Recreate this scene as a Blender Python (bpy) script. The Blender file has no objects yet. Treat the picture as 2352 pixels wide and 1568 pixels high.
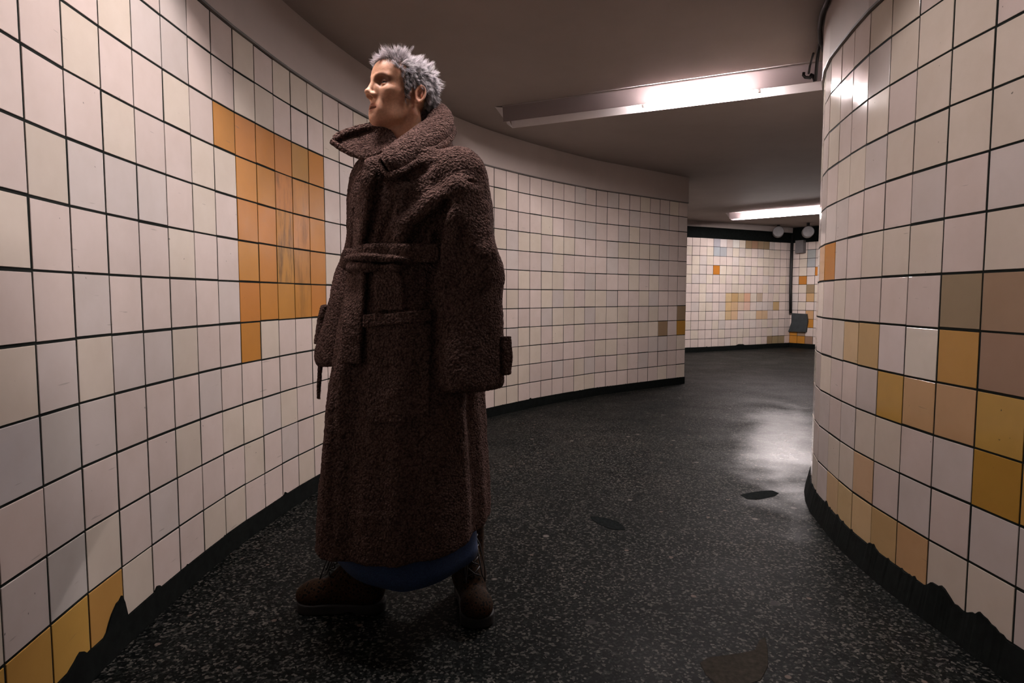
import bpy, bmesh, math, random
import numpy as np
from mathutils import Vector, Matrix
random.seed(7); rng = np.random.default_rng(7)
C = bpy.context.scene.collection
T = 0.165                      # one wall tile pitch in metres
CAMZ = 6.05 * T
CEIL = CAMZ + 8.0 * T

# ---------------------------------------------------------------- camera, world, exposure
cam = bpy.data.objects.new('camera', bpy.data.cameras.new('camera')); C.objects.link(cam)
cam.data.sensor_width = 36.0; cam.data.lens = 1458.4 / 2352 * 36.0
cam.data.clip_start = 0.02
cam.location = (0, 0, CAMZ); cam.rotation_euler = (math.pi / 2 - 0.0715, -0.0007, 0)
sc = bpy.context.scene; sc.camera = cam
w = bpy.data.worlds.new('world'); sc.world = w; w.use_nodes = True
w.node_tree.nodes['Background'].inputs[0].default_value = (.6, .75, .8, 1)
w.node_tree.nodes['Background'].inputs[1].default_value = 0.002
sc.view_settings.view_transform = 'Standard'; sc.view_settings.look = 'None'
sc.view_settings.gamma = 1; sc.view_settings.use_curve_mapping = False
sc.view_settings.exposure = 0.0
sc.cycles.max_bounces = 6; sc.cycles.diffuse_bounces = 4; sc.cycles.glossy_bounces = 3; sc.cycles.use_light_tree = False; sc.cycles.caustics_reflective = False; sc.cycles.caustics_refractive = False
TUBE_E = {'overhead': 192.0, 'bend': 560.0, 'far': 470.0, 'behind': 7.0}

# ---------------------------------------------------------------- helpers
def link(name, me, mats=(), parent=None, **props):
    o = bpy.data.objects.new(name, me); C.objects.link(o)
    for m in mats: me.materials.append(m)
    if parent: o.parent = parent
    for k, v in props.items(): o[k] = v
    return o
def mesh(name, V, F, smooth=False):
    me = bpy.data.meshes.new(name); me.from_pydata([tuple(map(float, v)) for v in V], [], [tuple(map(int, f)) for f in F]); me.update()
    if smooth: me.polygons.foreach_set('use_smooth', [True] * len(me.polygons))
    return me
def npmesh(name, V, Q, smooth=True):
    me = bpy.data.meshes.new(name); n = len(Q)
    me.vertices.add(len(V)); me.vertices.foreach_set('co', np.asarray(V, np.float32).ravel())
    me.loops.add(n * 4); me.loops.foreach_set('vertex_index', np.asarray(Q, np.int32).ravel())
    me.polygons.add(n); me.polygons.foreach_set('loop_start', np.arange(0, n * 4, 4, dtype=np.int32)); me.polygons.foreach_set('loop_total', np.full(n, 4, np.int32))
    me.update(calc_edges=True); me.validate()
    if smooth: me.polygons.foreach_set('use_smooth', [True] * len(me.polygons))
    return me
class MB:
    def __init__(s): s.V = []; s.F = []; s.M = []
    def add(s, V, F, m=0):
        b = len(s.V); s.V += [tuple(v) for v in V]; s.F += [tuple(b + i for i in f) for f in F]; s.M += [m] * len(F)
    def box(s, o, ax, ay, az, m=0):   # corner o, edge vectors
        o, ax, ay, az = map(Vector, (o, ax, ay, az))
        V = [o, o + ax, o + ax + ay, o + ay, o + az, o + ax + az, o + ax + ay + az, o + ay + az]
        s.add(V, [(0, 3, 2, 1), (4, 5, 6, 7), (0, 1, 5, 4), (1, 2, 6, 5), (2, 3, 7, 6), (3, 0, 4, 7)], m)
    def tube(s, P, r, n=10, m=0, cap=True):
        P = [Vector(p) for p in P]; R = r if isinstance(r, (list, tuple)) else [r] * len(P)
        b = len(s.V); up = None
        for i, p in enumerate(P):
            t = (P[min(i + 1, len(P) - 1)] - P[max(i - 1, 0)]).normalized()
            if up is None: up = t.orthogonal().normalized()
            up = (up - t * up.dot(t)).normalized(); sd = t.cross(up)
            s.V += [tuple(p + (up * math.cos(a) + sd * math.sin(a)) * R[i]) for a in (2 * math.pi * k / n for k in range(n))]
        for i in range(len(P) - 1):
            for k in range(n):
                s.F.append((b + i * n + k, b + i * n + (k + 1) % n, b + (i + 1) * n + (k + 1) % n, b + (i + 1) * n + k)); s.M.append(m)
        if cap:
            s.F.append(tuple(b + k for k in reversed(range(n)))); s.M.append(m)
            e = b + (len(P) - 1) * n; s.F.append(tuple(e + k for k in range(n))); s.M.append(m)
    def build(s, name, mats, parent=None, smooth=False, **props):
        me = mesh(name, s.V, s.F, smooth); me.polygons.foreach_set('material_index', s.M)
        return link(name, me, mats if isinstance(mats, (list, tuple)) else [mats], parent, **props)
def smstep(a, b, x):
    t = np.clip((x - a) / (b - a), 0, 1); return t * t * (3 - 2 * t)

# ---------------------------------------------------------------- materials
def mat(name):
    m = bpy.data.materials.new(name); m.use_nodes = True
    nt = m.node_tree; return m, nt, nt.nodes['Principled BSDF']
def nd(nt, typ, **kw):
    n = nt.nodes.new(typ)
    for k, v in kw.items():
        if k.startswith('_'): setattr(n, k[1:], v)
        else: n.inputs[int(k[1:]) if k[0] == 'i' and k[1:].isdigit() else k.replace('__', ' ')].default_value = v
    return n
def mathn(nt, op, a, b=None, clamp=False):
    n = nt.nodes.new('ShaderNodeMath'); n.operation = op; n.use_clamp = clamp
    for i, x in enumerate((a, b)):
        if x is None: continue
        if isinstance(x, (int, float)): n.inputs[i].default_value = x
        else: nt.links.new(x, n.inputs[i])
    return n.outputs[0]
def ramp(nt, fac, stops):
    n = nt.nodes.new('ShaderNodeValToRGB'); e = n.color_ramp.elements
    while len(e) > 1: e.remove(e[-1])
    e[0].position, e[0].color = stops[0][0], (*stops[0][1], 1)
    for p, c in stops[1:]:
        q = e.new(p); q.color = (*c, 1)
    nt.links.new(fac, n.inputs[0]); return n.outputs[0]
def mixc(nt, fac, a, b, blend='MIX'):
    n = nt.nodes.new('ShaderNodeMix'); n.data_type = 'RGBA'; n.blend_type = blend
    for i, x in ((0, fac), (6, a), (7, b)):
        if isinstance(x, (int, float)): n.inputs[i].default_value = x
        elif isinstance(x, tuple): n.inputs[i].default_value = (*x[:3], 1)
        else: nt.links.new(x, n.inputs[i])
    return n.outputs[2]
def noise(nt, scale, detail=3, rough=.55, vec=None):
    n = nd(nt, 'ShaderNodeTexNoise', Scale=scale, Detail=detail, Roughness=rough)
    if vec: nt.links.new(vec, n.inputs['Vector'])
    return n.outputs['Fac']
def pos(nt):
    return nt.nodes.new('ShaderNodeNewGeometry').outputs['Position']
def bump(nt, bs, h, strength, dist):
    b = nd(nt, 'ShaderNodeBump', Strength=strength, Distance=dist); nt.links.new(h, b.inputs['Height'])
    nt.links.new(b.outputs[0], bs.inputs['Normal']); return b
def plain(name, col, rough=.6, metal=0, var=.12, scale=14, spec=.4):
    m, nt, bs = mat(name); f = noise(nt, scale, 4, .6, pos(nt))
    c = ramp(nt, f, [(.3, tuple(x * (1 - var) for x in col)), (.7, tuple(min(1, x * (1 + var)) for x in col))])
    nt.links.new(c, bs.inputs['Base Color']); bs.inputs['Roughness'].default_value = rough
    bs.inputs['Metallic'].default_value = metal; bs.inputs['Specular IOR Level'].default_value = spec
    return m
def glazed(name='glazed_tile', r0=.07, r1=.15, spec=.3):
    m, nt, bs = mat(name); vc = nd(nt, 'ShaderNodeVertexColor', _layer_name='Col'); at = vc.outputs[0]
    p = pos(nt)
    mott = ramp(nt, noise(nt, 9, 3, .6, p), [(.3, (.93, .92, .9)), (.7, (1, 1, 1))])
    c = mixc(nt, 1.0, at, mott, 'MULTIPLY')
    speck = ramp(nt, noise(nt, 46, 2, .5, p), [(.20, (1, 1, 1)), (.235, (0, 0, 0))])
    c = mixc(nt, mathn(nt, 'MULTIPLY', speck, .75), c, (.05, .045, .035))
    # old drip stains on the marked tiles
    ms = nd(nt, 'ShaderNodeMapping'); ms.inputs['Scale'].default_value = (22, 22, 4.5); nt.links.new(p, ms.inputs[0])
    dr = ramp(nt, noise(nt, 1.0, 4, .65, ms.outputs[0]), [(.46, (0,) * 3), (.66, (1,) * 3)])
    c = mixc(nt, mathn(nt, 'MULTIPLY', mathn(nt, 'MULTIPLY', dr, mathn(nt, 'SUBTRACT', 1.0, vc.outputs[1])), .75), c, (.07, .035, .012))
    # faint scratches
    mp = nd(nt, 'ShaderNodeMapping'); mp.inputs['Scale'].default_value = (5, 5, 60); mp.inputs['Rotation'].default_value = (.3, .4, .2)
    nt.links.new(p, mp.inputs[0])
    sc_ = ramp(nt, noise(nt, 1.5, 2, .5, mp.outputs[0]), [(.23, (1, 1, 1)), (.26, (0, 0, 0))])
    c = mixc(nt, mathn(nt, 'MULTIPLY', sc_, .35), c, (.12, .1, .08))
    nt.links.new(c, bs.inputs['Base Color'])
    r = ramp(nt, noise(nt, 6, 3, .6, p), [(.3, (r0,) * 3), (.75, (r1,) * 3)])
    nt.links.new(r, bs.inputs['Roughness']); bs.inputs['Specular IOR Level'].default_value = spec
    bump(nt, bs, noise(nt, 35, 2, .5, p), .05, .004)
    return m
M_TILE = glazed(); M_DULL = glazed('dull_tile', .30, .42, .22)
M_GROUT = plain('black_grout', (.012, .015, .013), .95, var=.3, spec=.1)
M_BASE = plain('black_skirting', (.005, .0065, .006), .85, var=.4, scale=30, spec=.08)
M_PLASTER = plain('fascia_plaster', (.46, .40, .37), .7, var=.05, scale=3, spec=.2)
M_CEIL = plain('ceiling_paint', (.30, .255, .235), .75, var=.07, scale=1.6, spec=.2)
M_STRIP = plain('trim_strip', (.13, .12, .11), .5, var=.2)
M_BLACK = plain('black_cable', (.008, .008, .008), .5)
M_GREY = plain('grey_metal', (.16, .15, .15), .5, var=.15)
M_DGREY = plain('dark_grey_plate', (.035, .042, .045), .6, var=.2)
M_WHITEMETAL = plain('white_enamel', (.62, .58, .58), .35, var=.03)

def acrylic():
    m, nt, bs = mat('opal_panel'); nt.nodes.remove(bs)
    d = nd(nt, 'ShaderNodeBsdfDiffuse'); d.inputs[0].default_value = (.30, .27, .26, 1)
    t = nd(nt, 'ShaderNodeBsdfTranslucent'); t.inputs[0].default_value = (.62, .56, .56, 1)
    mx = nt.nodes.new('ShaderNodeMixShader'); mx.inputs[0].default_value = .6; nt.links.new(d.outputs[0], mx.inputs[1]); nt.links.new(t.outputs[0], mx.inputs[2])
    nt.links.new(mx.outputs[0], nt.nodes['Material Output'].inputs[0]); return m
M_ACRYL = acrylic()
def floor_mat():
    m, nt, bs = mat('terrazzo_floor'); p = pos(nt)
    f1 = noise(nt, 150, 2, .6, p)
    ch = nd(nt, 'ShaderNodeTexVoronoi', Scale=135); nt.links.new(p, ch.inputs['Vector'])
    sc1 = nd(nt, 'ShaderNodeSeparateColor'); nt.links.new(ch.outputs['Color'], sc1.inputs[0])
    g_ = mathn(nt, 'ADD', mathn(nt, 'MULTIPLY', sc1.outputs[0], .75), mathn(nt, 'MULTIPLY', f1, .35))
    c = ramp(nt, g_, [(.30, (.0012, .002, .002)), (.58, (.004, .0056, .0053)), (.76, (.019, .021, .020)), (.93, (.10, .096, .087))])
    big = ramp(nt, noise(nt, 1.3, 4, .6, p), [(.3, (.6, .65, .65)), (.7, (1.1, 1.05, 1.0))])
    c = mixc(nt, 1, c, big, 'MULTIPLY')
    # gum spots
    mp = nd(nt, 'ShaderNodeMapping'); mp.inputs['Scale'].default_value = (1, 1, 0); nt.links.new(p, mp.inputs[0])
    for s, thr, keep, col, amt in ((6.0, .085, .45, (.16, .145, .13), .7), (11.0, .10, .60, (.15, .115, .095), .65), (3.1, .062, .60, (.03, .03, .028), .8)):
        v = nd(nt, 'ShaderNodeTexVoronoi', Scale=s); nt.links.new(mp.outputs[0], v.inputs['Vector'])
        wob = mathn(nt, 'ADD', v.outputs['Distance'], mathn(nt, 'MULTIPLY', noise(nt, 40, 2, .5, p), .06))
        ins = ramp(nt, wob, [(thr + .015, (1,) * 3), (thr + .04, (0,) * 3)])
        sp = nd(nt, 'ShaderNodeSeparateColor'); nt.links.new(v.outputs['Color'], sp.inputs[0])
        k = mathn(nt, 'GREATER_THAN', sp.outputs[0], keep)
        c = mixc(nt, mathn(nt, 'MULTIPLY', mathn(nt, 'MULTIPLY', ins, k), amt), c, col)
    # tile joints
    rot = nd(nt, 'ShaderNodeMapping'); rot.inputs['Rotation'].default_value = (0, 0, -math.radians(28.8)); nt.links.new(p, rot.inputs[0])
    sx = nd(nt, 'ShaderNodeSeparateXYZ'); nt.links.new(rot.outputs[0], sx.inputs[0])
    J = None; S = 1.15 * T
    for o, off in ((0, .31), (1, .18)):
        fr = mathn(nt, 'FRACT', mathn(nt, 'ADD', mathn(nt, 'DIVIDE', sx.outputs[o], S), off))
        d = mathn(nt, 'ABSOLUTE', mathn(nt, 'SUBTRACT', fr, .5))
        g = mathn(nt, 'GREATER_THAN', d, .4935)
        J = g if J is None else mathn(nt, 'MAXIMUM', J, g)
    c = mixc(nt, mathn(nt, 'MULTIPLY', J, .7), c, (.004, .005, .005))
    nt.links.new(c, bs.inputs['Base Color'])
    wet = noise(nt, 2.2, 4, .6, p)
    r = ramp(nt, wet, [(.3, (.46,) * 3), (.7, (.62,) * 3)])
    v0 = nd(nt, 'ShaderNodeVectorMath', _operation='SUBTRACT'); nt.links.new(p, v0.inputs[0]); v0.inputs[1].default_value = (1.85, 4.25, 0)
    vr = nd(nt, 'ShaderNodeVectorRotate', _rotation_type='Z_AXIS'); nt.links.new(v0.outputs[0], vr.inputs['Vector']); vr.inputs['Angle'].default_value = math.atan2(.40, .92)
    v1 = nd(nt, 'ShaderNodeVectorMath', _operation='MULTIPLY'); nt.links.new(vr.outputs[0], v1.inputs[0]); v1.inputs[1].default_value = (3.0, .55, 0)
    vd = nd(nt, 'ShaderNodeVectorMath', _operation='LENGTH'); nt.links.new(v1.outputs[0], vd.inputs[0])
    wm = mathn(nt, 'ADD', vd.outputs['Value'], mathn(nt, 'MULTIPLY', mathn(nt, 'SUBTRACT', wet, .5), 1.2))
    wm = ramp(nt, wm, [(.10, (.8,) * 3), (1.0, (0,) * 3)])
    r = mixc(nt, wm, r, (.17, .17, .17))
    nt.links.new(r, bs.inputs['Roughness']); nt.links.new(mathn(nt, 'ADD', mathn(nt, 'MULTIPLY', wm, .11), .03), bs.inputs['Specular IOR Level'])
    bump(nt, bs, mathn(nt, 'ADD', noise(nt, 14, 3, .6, p), mathn(nt, 'MULTIPLY', f1, .35)), .22, .006)
    return m
M_FLOOR = floor_mat()

# ---------------------------------------------------------------- tiled walls
PL = [(-6.547,8.692),(-6.657,9.656),(-6.71,10.604),(-6.737,11.565),(-6.736,12.535),(-6.716,13.514),(-6.679,14.469),(-6.609,15.429),(-6.496,16.384),(-6.386,17.351),(-6.253,18.297),(-6.078,19.237),(-5.897,20.181),(-5.661,21.115),(-5.42,22.061),(-5.153,23.0),(-4.86,23.932),(-4.541,24.854),(-4.193,25.766),(-3.816,26.667),(-3.41,27.554),(-2.972,28.427),(-2.503,29.283),(-2.001,30.12),(-1.465,30.936),(-0.894,31.728),(-0.289,32.494),(0.319,33.257),(0.94,34.015),(1.583,34.753),(2.247,35.476),(2.921,36.19),(3.605,36.894),(4.297,37.591),(5.002,38.274),(5.761,38.902),(6.553,39.496),(7.331,40.109),(8.112,40.719),(8.884,41.334),(9.652,41.946),(10.429,42.543),(11.198,43.145),(11.941,43.717)]
PR = [(7.977,9.734),(7.941,10.742),(7.893,11.715),(7.903,12.709),(7.936,13.679),(8.019,14.644),(8.176,15.592),(8.363,16.527),(8.566,17.48),(8.875,18.403)]
def extend(P, n, h, dh, front=False, w=.974, hmax=9):
    P = list(P)
    for _ in range(n):
        if front: P.insert(0, (P[0][0] - math.sin(h) * w, P[0][1] - math.cos(h) * w))
        else: P.append((P[-1][0] + math.sin(h) * w, P[-1][1] + math.cos(h) * w))
        if abs(h + dh) < hmax: h += dh
    return P
NL = 24
PLX = extend(PL, NL, -.12, -.02, True)              # index 0 of the photo's columns = NL
NR = 20
PRX = extend(extend(PR, NR, -.05, -.008, True), 26, .40, .075, False, hmax=.92)   # column n=-1 -> index NR
FAR = [(18.56,68.0),(19.25,68.36),(20.17,68.68),(21.05,69.11),(21.91,69.56),(22.77,70.01),(23.64,70.45),(24.47,70.96),(25.35,71.38),(26.2,71.86),(27.07,72.3),(27.94,72.73),(28.8,73.19),(29.64,73.68),(30.46,74.22),(31.33,74.64),(32.23,75.03),(33.06,75.54)]
FARX = extend(FAR, 12, 1.1, 0, True)
FAR2 = [(33.06,75.54)] + [(33.06 + .56 * k, 75.54 - .79 * k) for k in range(1, 13)]
RET = [(11.941,43.717)] + [(11.941 - .62 * k + .35 * k, 43.717 + .93 * k) for k in range(1, 22)]

ORANGE = (.50, .215, .036); YELLOW = (.50, .30, .075); DYEL = (.42, .235, .045); TAN = (.52, .34, .17); LTAN = (.60, .43, .255); TAUPE = (.30, .215, .135); BLUE = (.40, .41, .44); PALE = (.74, .66, .65)
def rand_white(x=0):
    b = random.gauss(1, .035); k = random.random()
    base = (.66, .565, .52) if k < .55 else ((.66, .585, .50) if k < .85 else (.61, .548, .515))
    return tuple(min(.9, c * b) for c in base)
def tiled_wall(name, P, h0, top, bottom, side, col, tile=None):
    """P: joint positions (tile units) ; rows at heights h0+j ; side=+1 when the corridor is to the right of travel"""
    V = []; F = []; MI = []; COL = []
    def quad(a, m, c): 
        b = len(V); V.extend(a); F.append(tuple(range(b, b + len(a)))); MI.append(m); COL.append(c)
    rows = [(bottom, h0 - 5)] + [(h0 + j, h0 + j + 1) for j in range(-5, 5)] + [(h0 + 5, top)]
    n = len(P)
    nor = []
    for i in range(n - 1):
        d = Vector((P[i + 1][0] - P[i][0], P[i + 1][1] - P[i][1], 0)).normalized(); nor.append(Vector((d.y, -d.x, 0)) * side)
    for i in range(n - 1):
        a = Vector((P[i][0], P[i][1], 0)) * T; b = Vector((P[i + 1][0], P[i + 1][1], 0)) * T; d = (b - a); L = d.length; d.normalize(); nn = nor[i]
        # grout strip and solid back
        z0, z1 = 0.0, CEIL
        f = [a + Vector((0, 0, z0)), b + Vector((0, 0, z0)), b + Vector((0, 0, z1)), a + Vector((0, 0, z1))]
        quad(f if side > 0 else f[::-1], 1, (0, 0, 0))
        n0 = (nor[max(i - 1, 0)] + nn).normalized(); n1 = (nn + nor[min(i + 1, n - 2)]).normalized()
        bk = [a - n0 * .10 + Vector((0, 0, z0)), b - n1 * .10 + Vector((0, 0, z0)), b - n1 * .10 + Vector((0, 0, z1)), a - n0 * .10 + Vector((0, 0, z1))]
        quad(bk[::-1] if side > 0 else bk, 1, (0, 0, 0))
        if i in (0, n - 2):
            e, be = (a, bk[0]) if i == 0 else (b, bk[1])
            for q in ([e, be, be + Vector((0, 0, z1)), e + Vector((0, 0, z1))],): quad(q, 1, (0, 0, 0))
        for r, (lo, hi) in enumerate(rows):
            j = r - 6
            c = col.get((i, j)) or rand_white()
            if (i, j) in col: c = tuple(x * random.gauss(1, .04) for x in c[:3]) + tuple(c[3:])
            gx0, gx1 = [max(.0018, random.gauss(.0033, .0008)) for _ in '12']; gz0, gz1 = [max(.002, random.gauss(.0037, .0007)) for _ in '12']
            x0, x1 = gx0, L - gx1; zl, zh = CAMZ + lo * T + gz0, CAMZ + hi * T - gz1
            t = .0022 + random.gauss(0, .0002); tx, tz = random.gauss(0, .0022), random.gauss(0, .0022)
            bv = .0008
            def pt(x, z, o):
                return a + d * x + Vector((0, 0, z)) + nn * (o + tx * (x - L / 2) + tz * (z - (zl + zh) / 2) if o > 0 else 0)
            O = [pt(x0, zl, 0), pt(x1, zl, 0), pt(x1, zh, 0), pt(x0, zh, 0)]
            O2 = [pt(x0, zl, t - bv), pt(x1, zl, t - bv), pt(x1, zh, t - bv), pt(x0, zh, t - bv)]
            I = [pt(x0 + bv, zl + bv, t), pt(x1 - bv, zl + bv, t), pt(x1 - bv, zh - bv, t), pt(x0 + bv, zh - bv, t)]
            quad(I if side > 0 else I[::-1], 0, c)
            for k in range(4):
                k2 = (k + 1) % 4
                for A, B in ((O, O2), (O2, I)):
                    q = [A[k], A[k2], B[k2], B[k]]; quad(q if side > 0 else q[::-1], 0, c)
    me = mesh(name, V, F); me.polygons.foreach_set('material_index', MI)
    at = me.color_attributes.new('Col', 'FLOAT_COLOR', 'CORNER')
    buf = np.ones((len(me.loops), 4), np.float32); ls = np.array([p.loop_total for p in me.polygons])
    buf[:] = np.repeat(np.array([(*c[:3], c[3] if len(c) > 3 else 1.) for c in COL], np.float32), ls, 0); at.data.foreach_set('color', buf.ravel())
    return link(name, me, [tile or M_TILE, M_GROUT], kind='structure')
def strip(name, P, side, z0, z1, t, m, prof=None, inset=0.0):
    """a continuous band along a wall path, thickness t out of the wall"""
    V = []; F = []; n = len(P)
    for i in range(n):
        a = P[max(i - 1, 0)]; b = P[min(i + 1, n - 1)]
        d = Vector((b[0] - a[0], b[1] - a[1], 0)).normalized(); nn = Vector((d.y, -d.x, 0)) * side
        p = Vector((P[i][0], P[i][1], 0)) * T
        zt = z1 if prof is None else z1 + prof(i)
        tb = t if not isinstance(t, tuple) else t[0]; tt = t if not isinstance(t, tuple) else t[1]
        V += [p + nn * inset + Vector((0, 0, z0)), p + nn * (tb + inset) + Vector((0, 0, z0)), p + nn * (tt + inset) + Vector((0, 0, zt)), p + nn * inset + Vector((0, 0, zt))]
    for i in range(n - 1):
        for k in range(4):
            q = (i * 4 + k, i * 4 + (k + 1) % 4, i * 4 + 4 + (k + 1) % 4, i * 4 + 4 + k); F.append(q if side < 0 else q[::-1])
    F += [(0, 1, 2, 3), tuple((n - 1) * 4 + k for k in (3, 2, 1, 0))]
    return link(name, mesh(name, V, F), [m], kind='structure')
def dense(P, k=8):
    out = []
    for i in range(len(P) - 1):
        for q in range(k): s = q / k; out.append((P[i][0] * (1 - s) + P[i + 1][0] * s, P[i][1] * (1 - s) + P[i + 1][1] * s))
    return out + [P[-1]]

hl, hr = .346, .41
cl = {(NL + 6, 3): ORANGE, (NL + 7, -2): ORANGE}
for c_ in range(7, 12):
    for j_ in range(-1, 4): cl[(NL + c_, j_)] = ORANGE
for c_, j_, a_ in ((9, 2, .3), (9, 1, .1), (9, 0, 0.), (10, 2, .6), (10, 1, .4), (10, 0, .4), (10, -1, .6)): cl[(NL + c_, j_)] = (*ORANGE, a_)
for c_ in (-3, -2, -1, 0, 1): cl[(NL + c_, -6)] = YELLOW
cl[(NL + 26 + 14, -3)] = TAUPE; cl[(NL + 26 + 16, -3)] = DYEL; cl[(NL + 26 + 16, -2)] = TAUPE
cl[(NL + 0, -3)] = (.54, .52, .50); cl[(NL - 1, -3)] = (.56, .53, .50); cl[(NL + 0, -5)] = (.54, .49, .45)
o_left = tiled_wall('wall_left', PLX, hl, hl + 5.94, -5.58, 1, cl, M_DULL)
cr = {}
R0 = NR + 1
def rc(n, j, c): cr[(R0 + n - 0, j)] = c
# the right wall's columns run away from the camera: column n lies between joints n and n+1
for n_, j_, c_ in ((6,0,ORANGE),(7,0,ORANGE),(9,2,ORANGE),(9,-4,ORANGE),(0,-1,TAUPE),(-1,-1,TAUPE),(-1,-2,TAUPE),(0,-2,YELLOW),(-1,-3,YELLOW),(0,-3,TAN),(1,-3,TAN),(2,-3,YELLOW),(3,-2,TAN),(4,-2,LTAN),(-1,-4,DYEL),(-2,-4,YELLOW),
        (2,-6,TAN),(1,-6,TAN),(3,-6,LTAN),(4,-6,LTAN),(5,-6,LTAN),(3,-5,LTAN),(1,-2,PALE),(2,-2,PALE),(-2,-3,TAN),(-2,-1,TAUPE)): rc(n_, j_, c_)
o_right = tiled_wall('wall_right', PRX, hr, hr + 5.93, -5.52, -1, cr)
cf = {}
K = 12
for c_, j_, k_ in ((4,2,ORANGE),(6,-1,LTAN),(7,-1,TAN),(8,-1,LTAN),(9,-1,LTAN),(11,-1,(.52,.4,.3)),(6,-2,LTAN),(7,-2,LTAN),(8,-2,(.62,.5,.38)),(9,-2,(.62,.5,.38)),(6,-3,LTAN),(7,-3,LTAN),(11,-3,LTAN),(12,-3,LTAN),(14,-2,TAN),
        (13,-6,TAUPE),(14,-6,TAUPE),(15,-6,TAUPE),(9,5,TAUPE),(10,5,TAUPE),(11,5,TAUPE),(12,5,TAUPE),(4,5,BLUE),(4,4,BLUE),(5,4,BLUE),(5,5,PALE),(7,5,PALE)): cf[(K + c_, j_)] = k_
o_far = tiled_wall('wall_back', FARX, .35, 6.25, -5.55, 1, cf)
cf2 = {(1,1):ORANGE,(2,-1):TAN,(2,-4):ORANGE,(0,-5):ORANGE,(0,-6):ORANGE,(1,-6):ORANGE,(2,-3):TAN,(2,4):BLUE,(2,3):BLUE,(1,-5):TAUPE,(2,-6):TAUPE,(2,0):TAUPE,(3,2):ORANGE,(4,-2):ORANGE}
o_far2 = tiled_wall('wall_end', FAR2, .35, 6.25, -5.55, 1, cf2)
# hidden return behind the corner of the left wall
o_ret = tiled_wall('wall_corner_return', RET, hl, hl + 5.94, -5.58, 1, {})

zt = CAMZ + (hl + 5.94) * T; ztr = CAMZ + (hr + 5.93) * T
strip('trim_1', PLX, 1, zt + .007, CEIL, .012, M_PLASTER)
strip('trim_2', PLX, 1, zt - .002, zt + .007, .014, M_STRIP)
strip('trim_3', PRX, -1, ztr + .007, CEIL, .012, M_PLASTER)
strip('trim_4', PRX, -1, ztr - .002, ztr + .007, .014, M_STRIP)
strip('trim_5', FARX, 1, CAMZ + 6.25 * T, CEIL - .10, .03, M_BASE)
strip('trim_6', FAR2, 1, CAMZ + 6.25 * T, CEIL, .012, M_BASE)
strip('trim_7', FARX, 1, CEIL - .10, CEIL, .012, M_PLASTER)
zb = CAMZ - 5.58 * T
def rough_top(seed, amp, special=()):
    r = random.Random(seed); ph = [r.uniform(0, 6) for _ in range(8)]
    def f(i):
        v = sum(math.sin(i * (.37 + .61 * k) + ph[k]) for k in range(8)) / 8
        z = amp * max(0, v) * 1.6 + amp * .25 * r.random()
        for c_, w_, h_ in special:
            x = (i - c_) / w_
            if abs(x) < 1: z += h_ * (1 - abs(x) ** 1.6) * (.8 + .3 * r.random())
        return z
    return f
D = 12
strip('baseboard_left', dense(PLX, D), 1, 0, zb + .001, .0075, M_BASE, rough_top(3, .006, ((D * (NL + 1.72), 4, .065), (D * (NL + 1.93), 1.6, .05), (D * (NL + .62), 3, .024), (D * (NL + 3.12), .9, .022), (D * (NL + 9.1), 1.2, .02), (D*(NL-.9),3,.04), (D * (NL + 28.05), .9, .016))))
strip('baseboard_right', dense(PRX, D), -1, 0, zb + .010, (.030, .0085), M_BASE, rough_top(11, .012, ((D * (R0 + .62), 5, .034), (D * (R0 - .45), 5, .026), (D * (R0 + 2.85), 2.5, .016), (D * (R0 + 5.9), 1.2, .02), (D * (R0 + 4.9), 1, .012))))
strip('baseboard_back', dense(FARX, 4), 1, 0, zb + .004, .0075, M_BASE, rough_top(5, .008, ((4 * (K + 8.6), 3, .03),)))
strip('baseboard_end', dense(FAR2, 4), 1, 0, zb + .004, .0075, M_BASE)

# floor and ceiling slabs
def slab(name, z, th, m):
    b = MB(); b.box((-3.2, -5, z), (13.5, 0, 0), (0, 19, 0), (0, 0, th)); return b.build(name, m, kind='structure')
slab('floor', -.1, .1, M_FLOOR); slab('ceiling', CEIL, .1, M_CEIL)
b = MB(); b.box((-3.2, -4.0, 0), (8, 0, 0), (0, .1, 0), (0, 0, CEIL)); b.build('wall_front', M_PLASTER, kind='structure')

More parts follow.
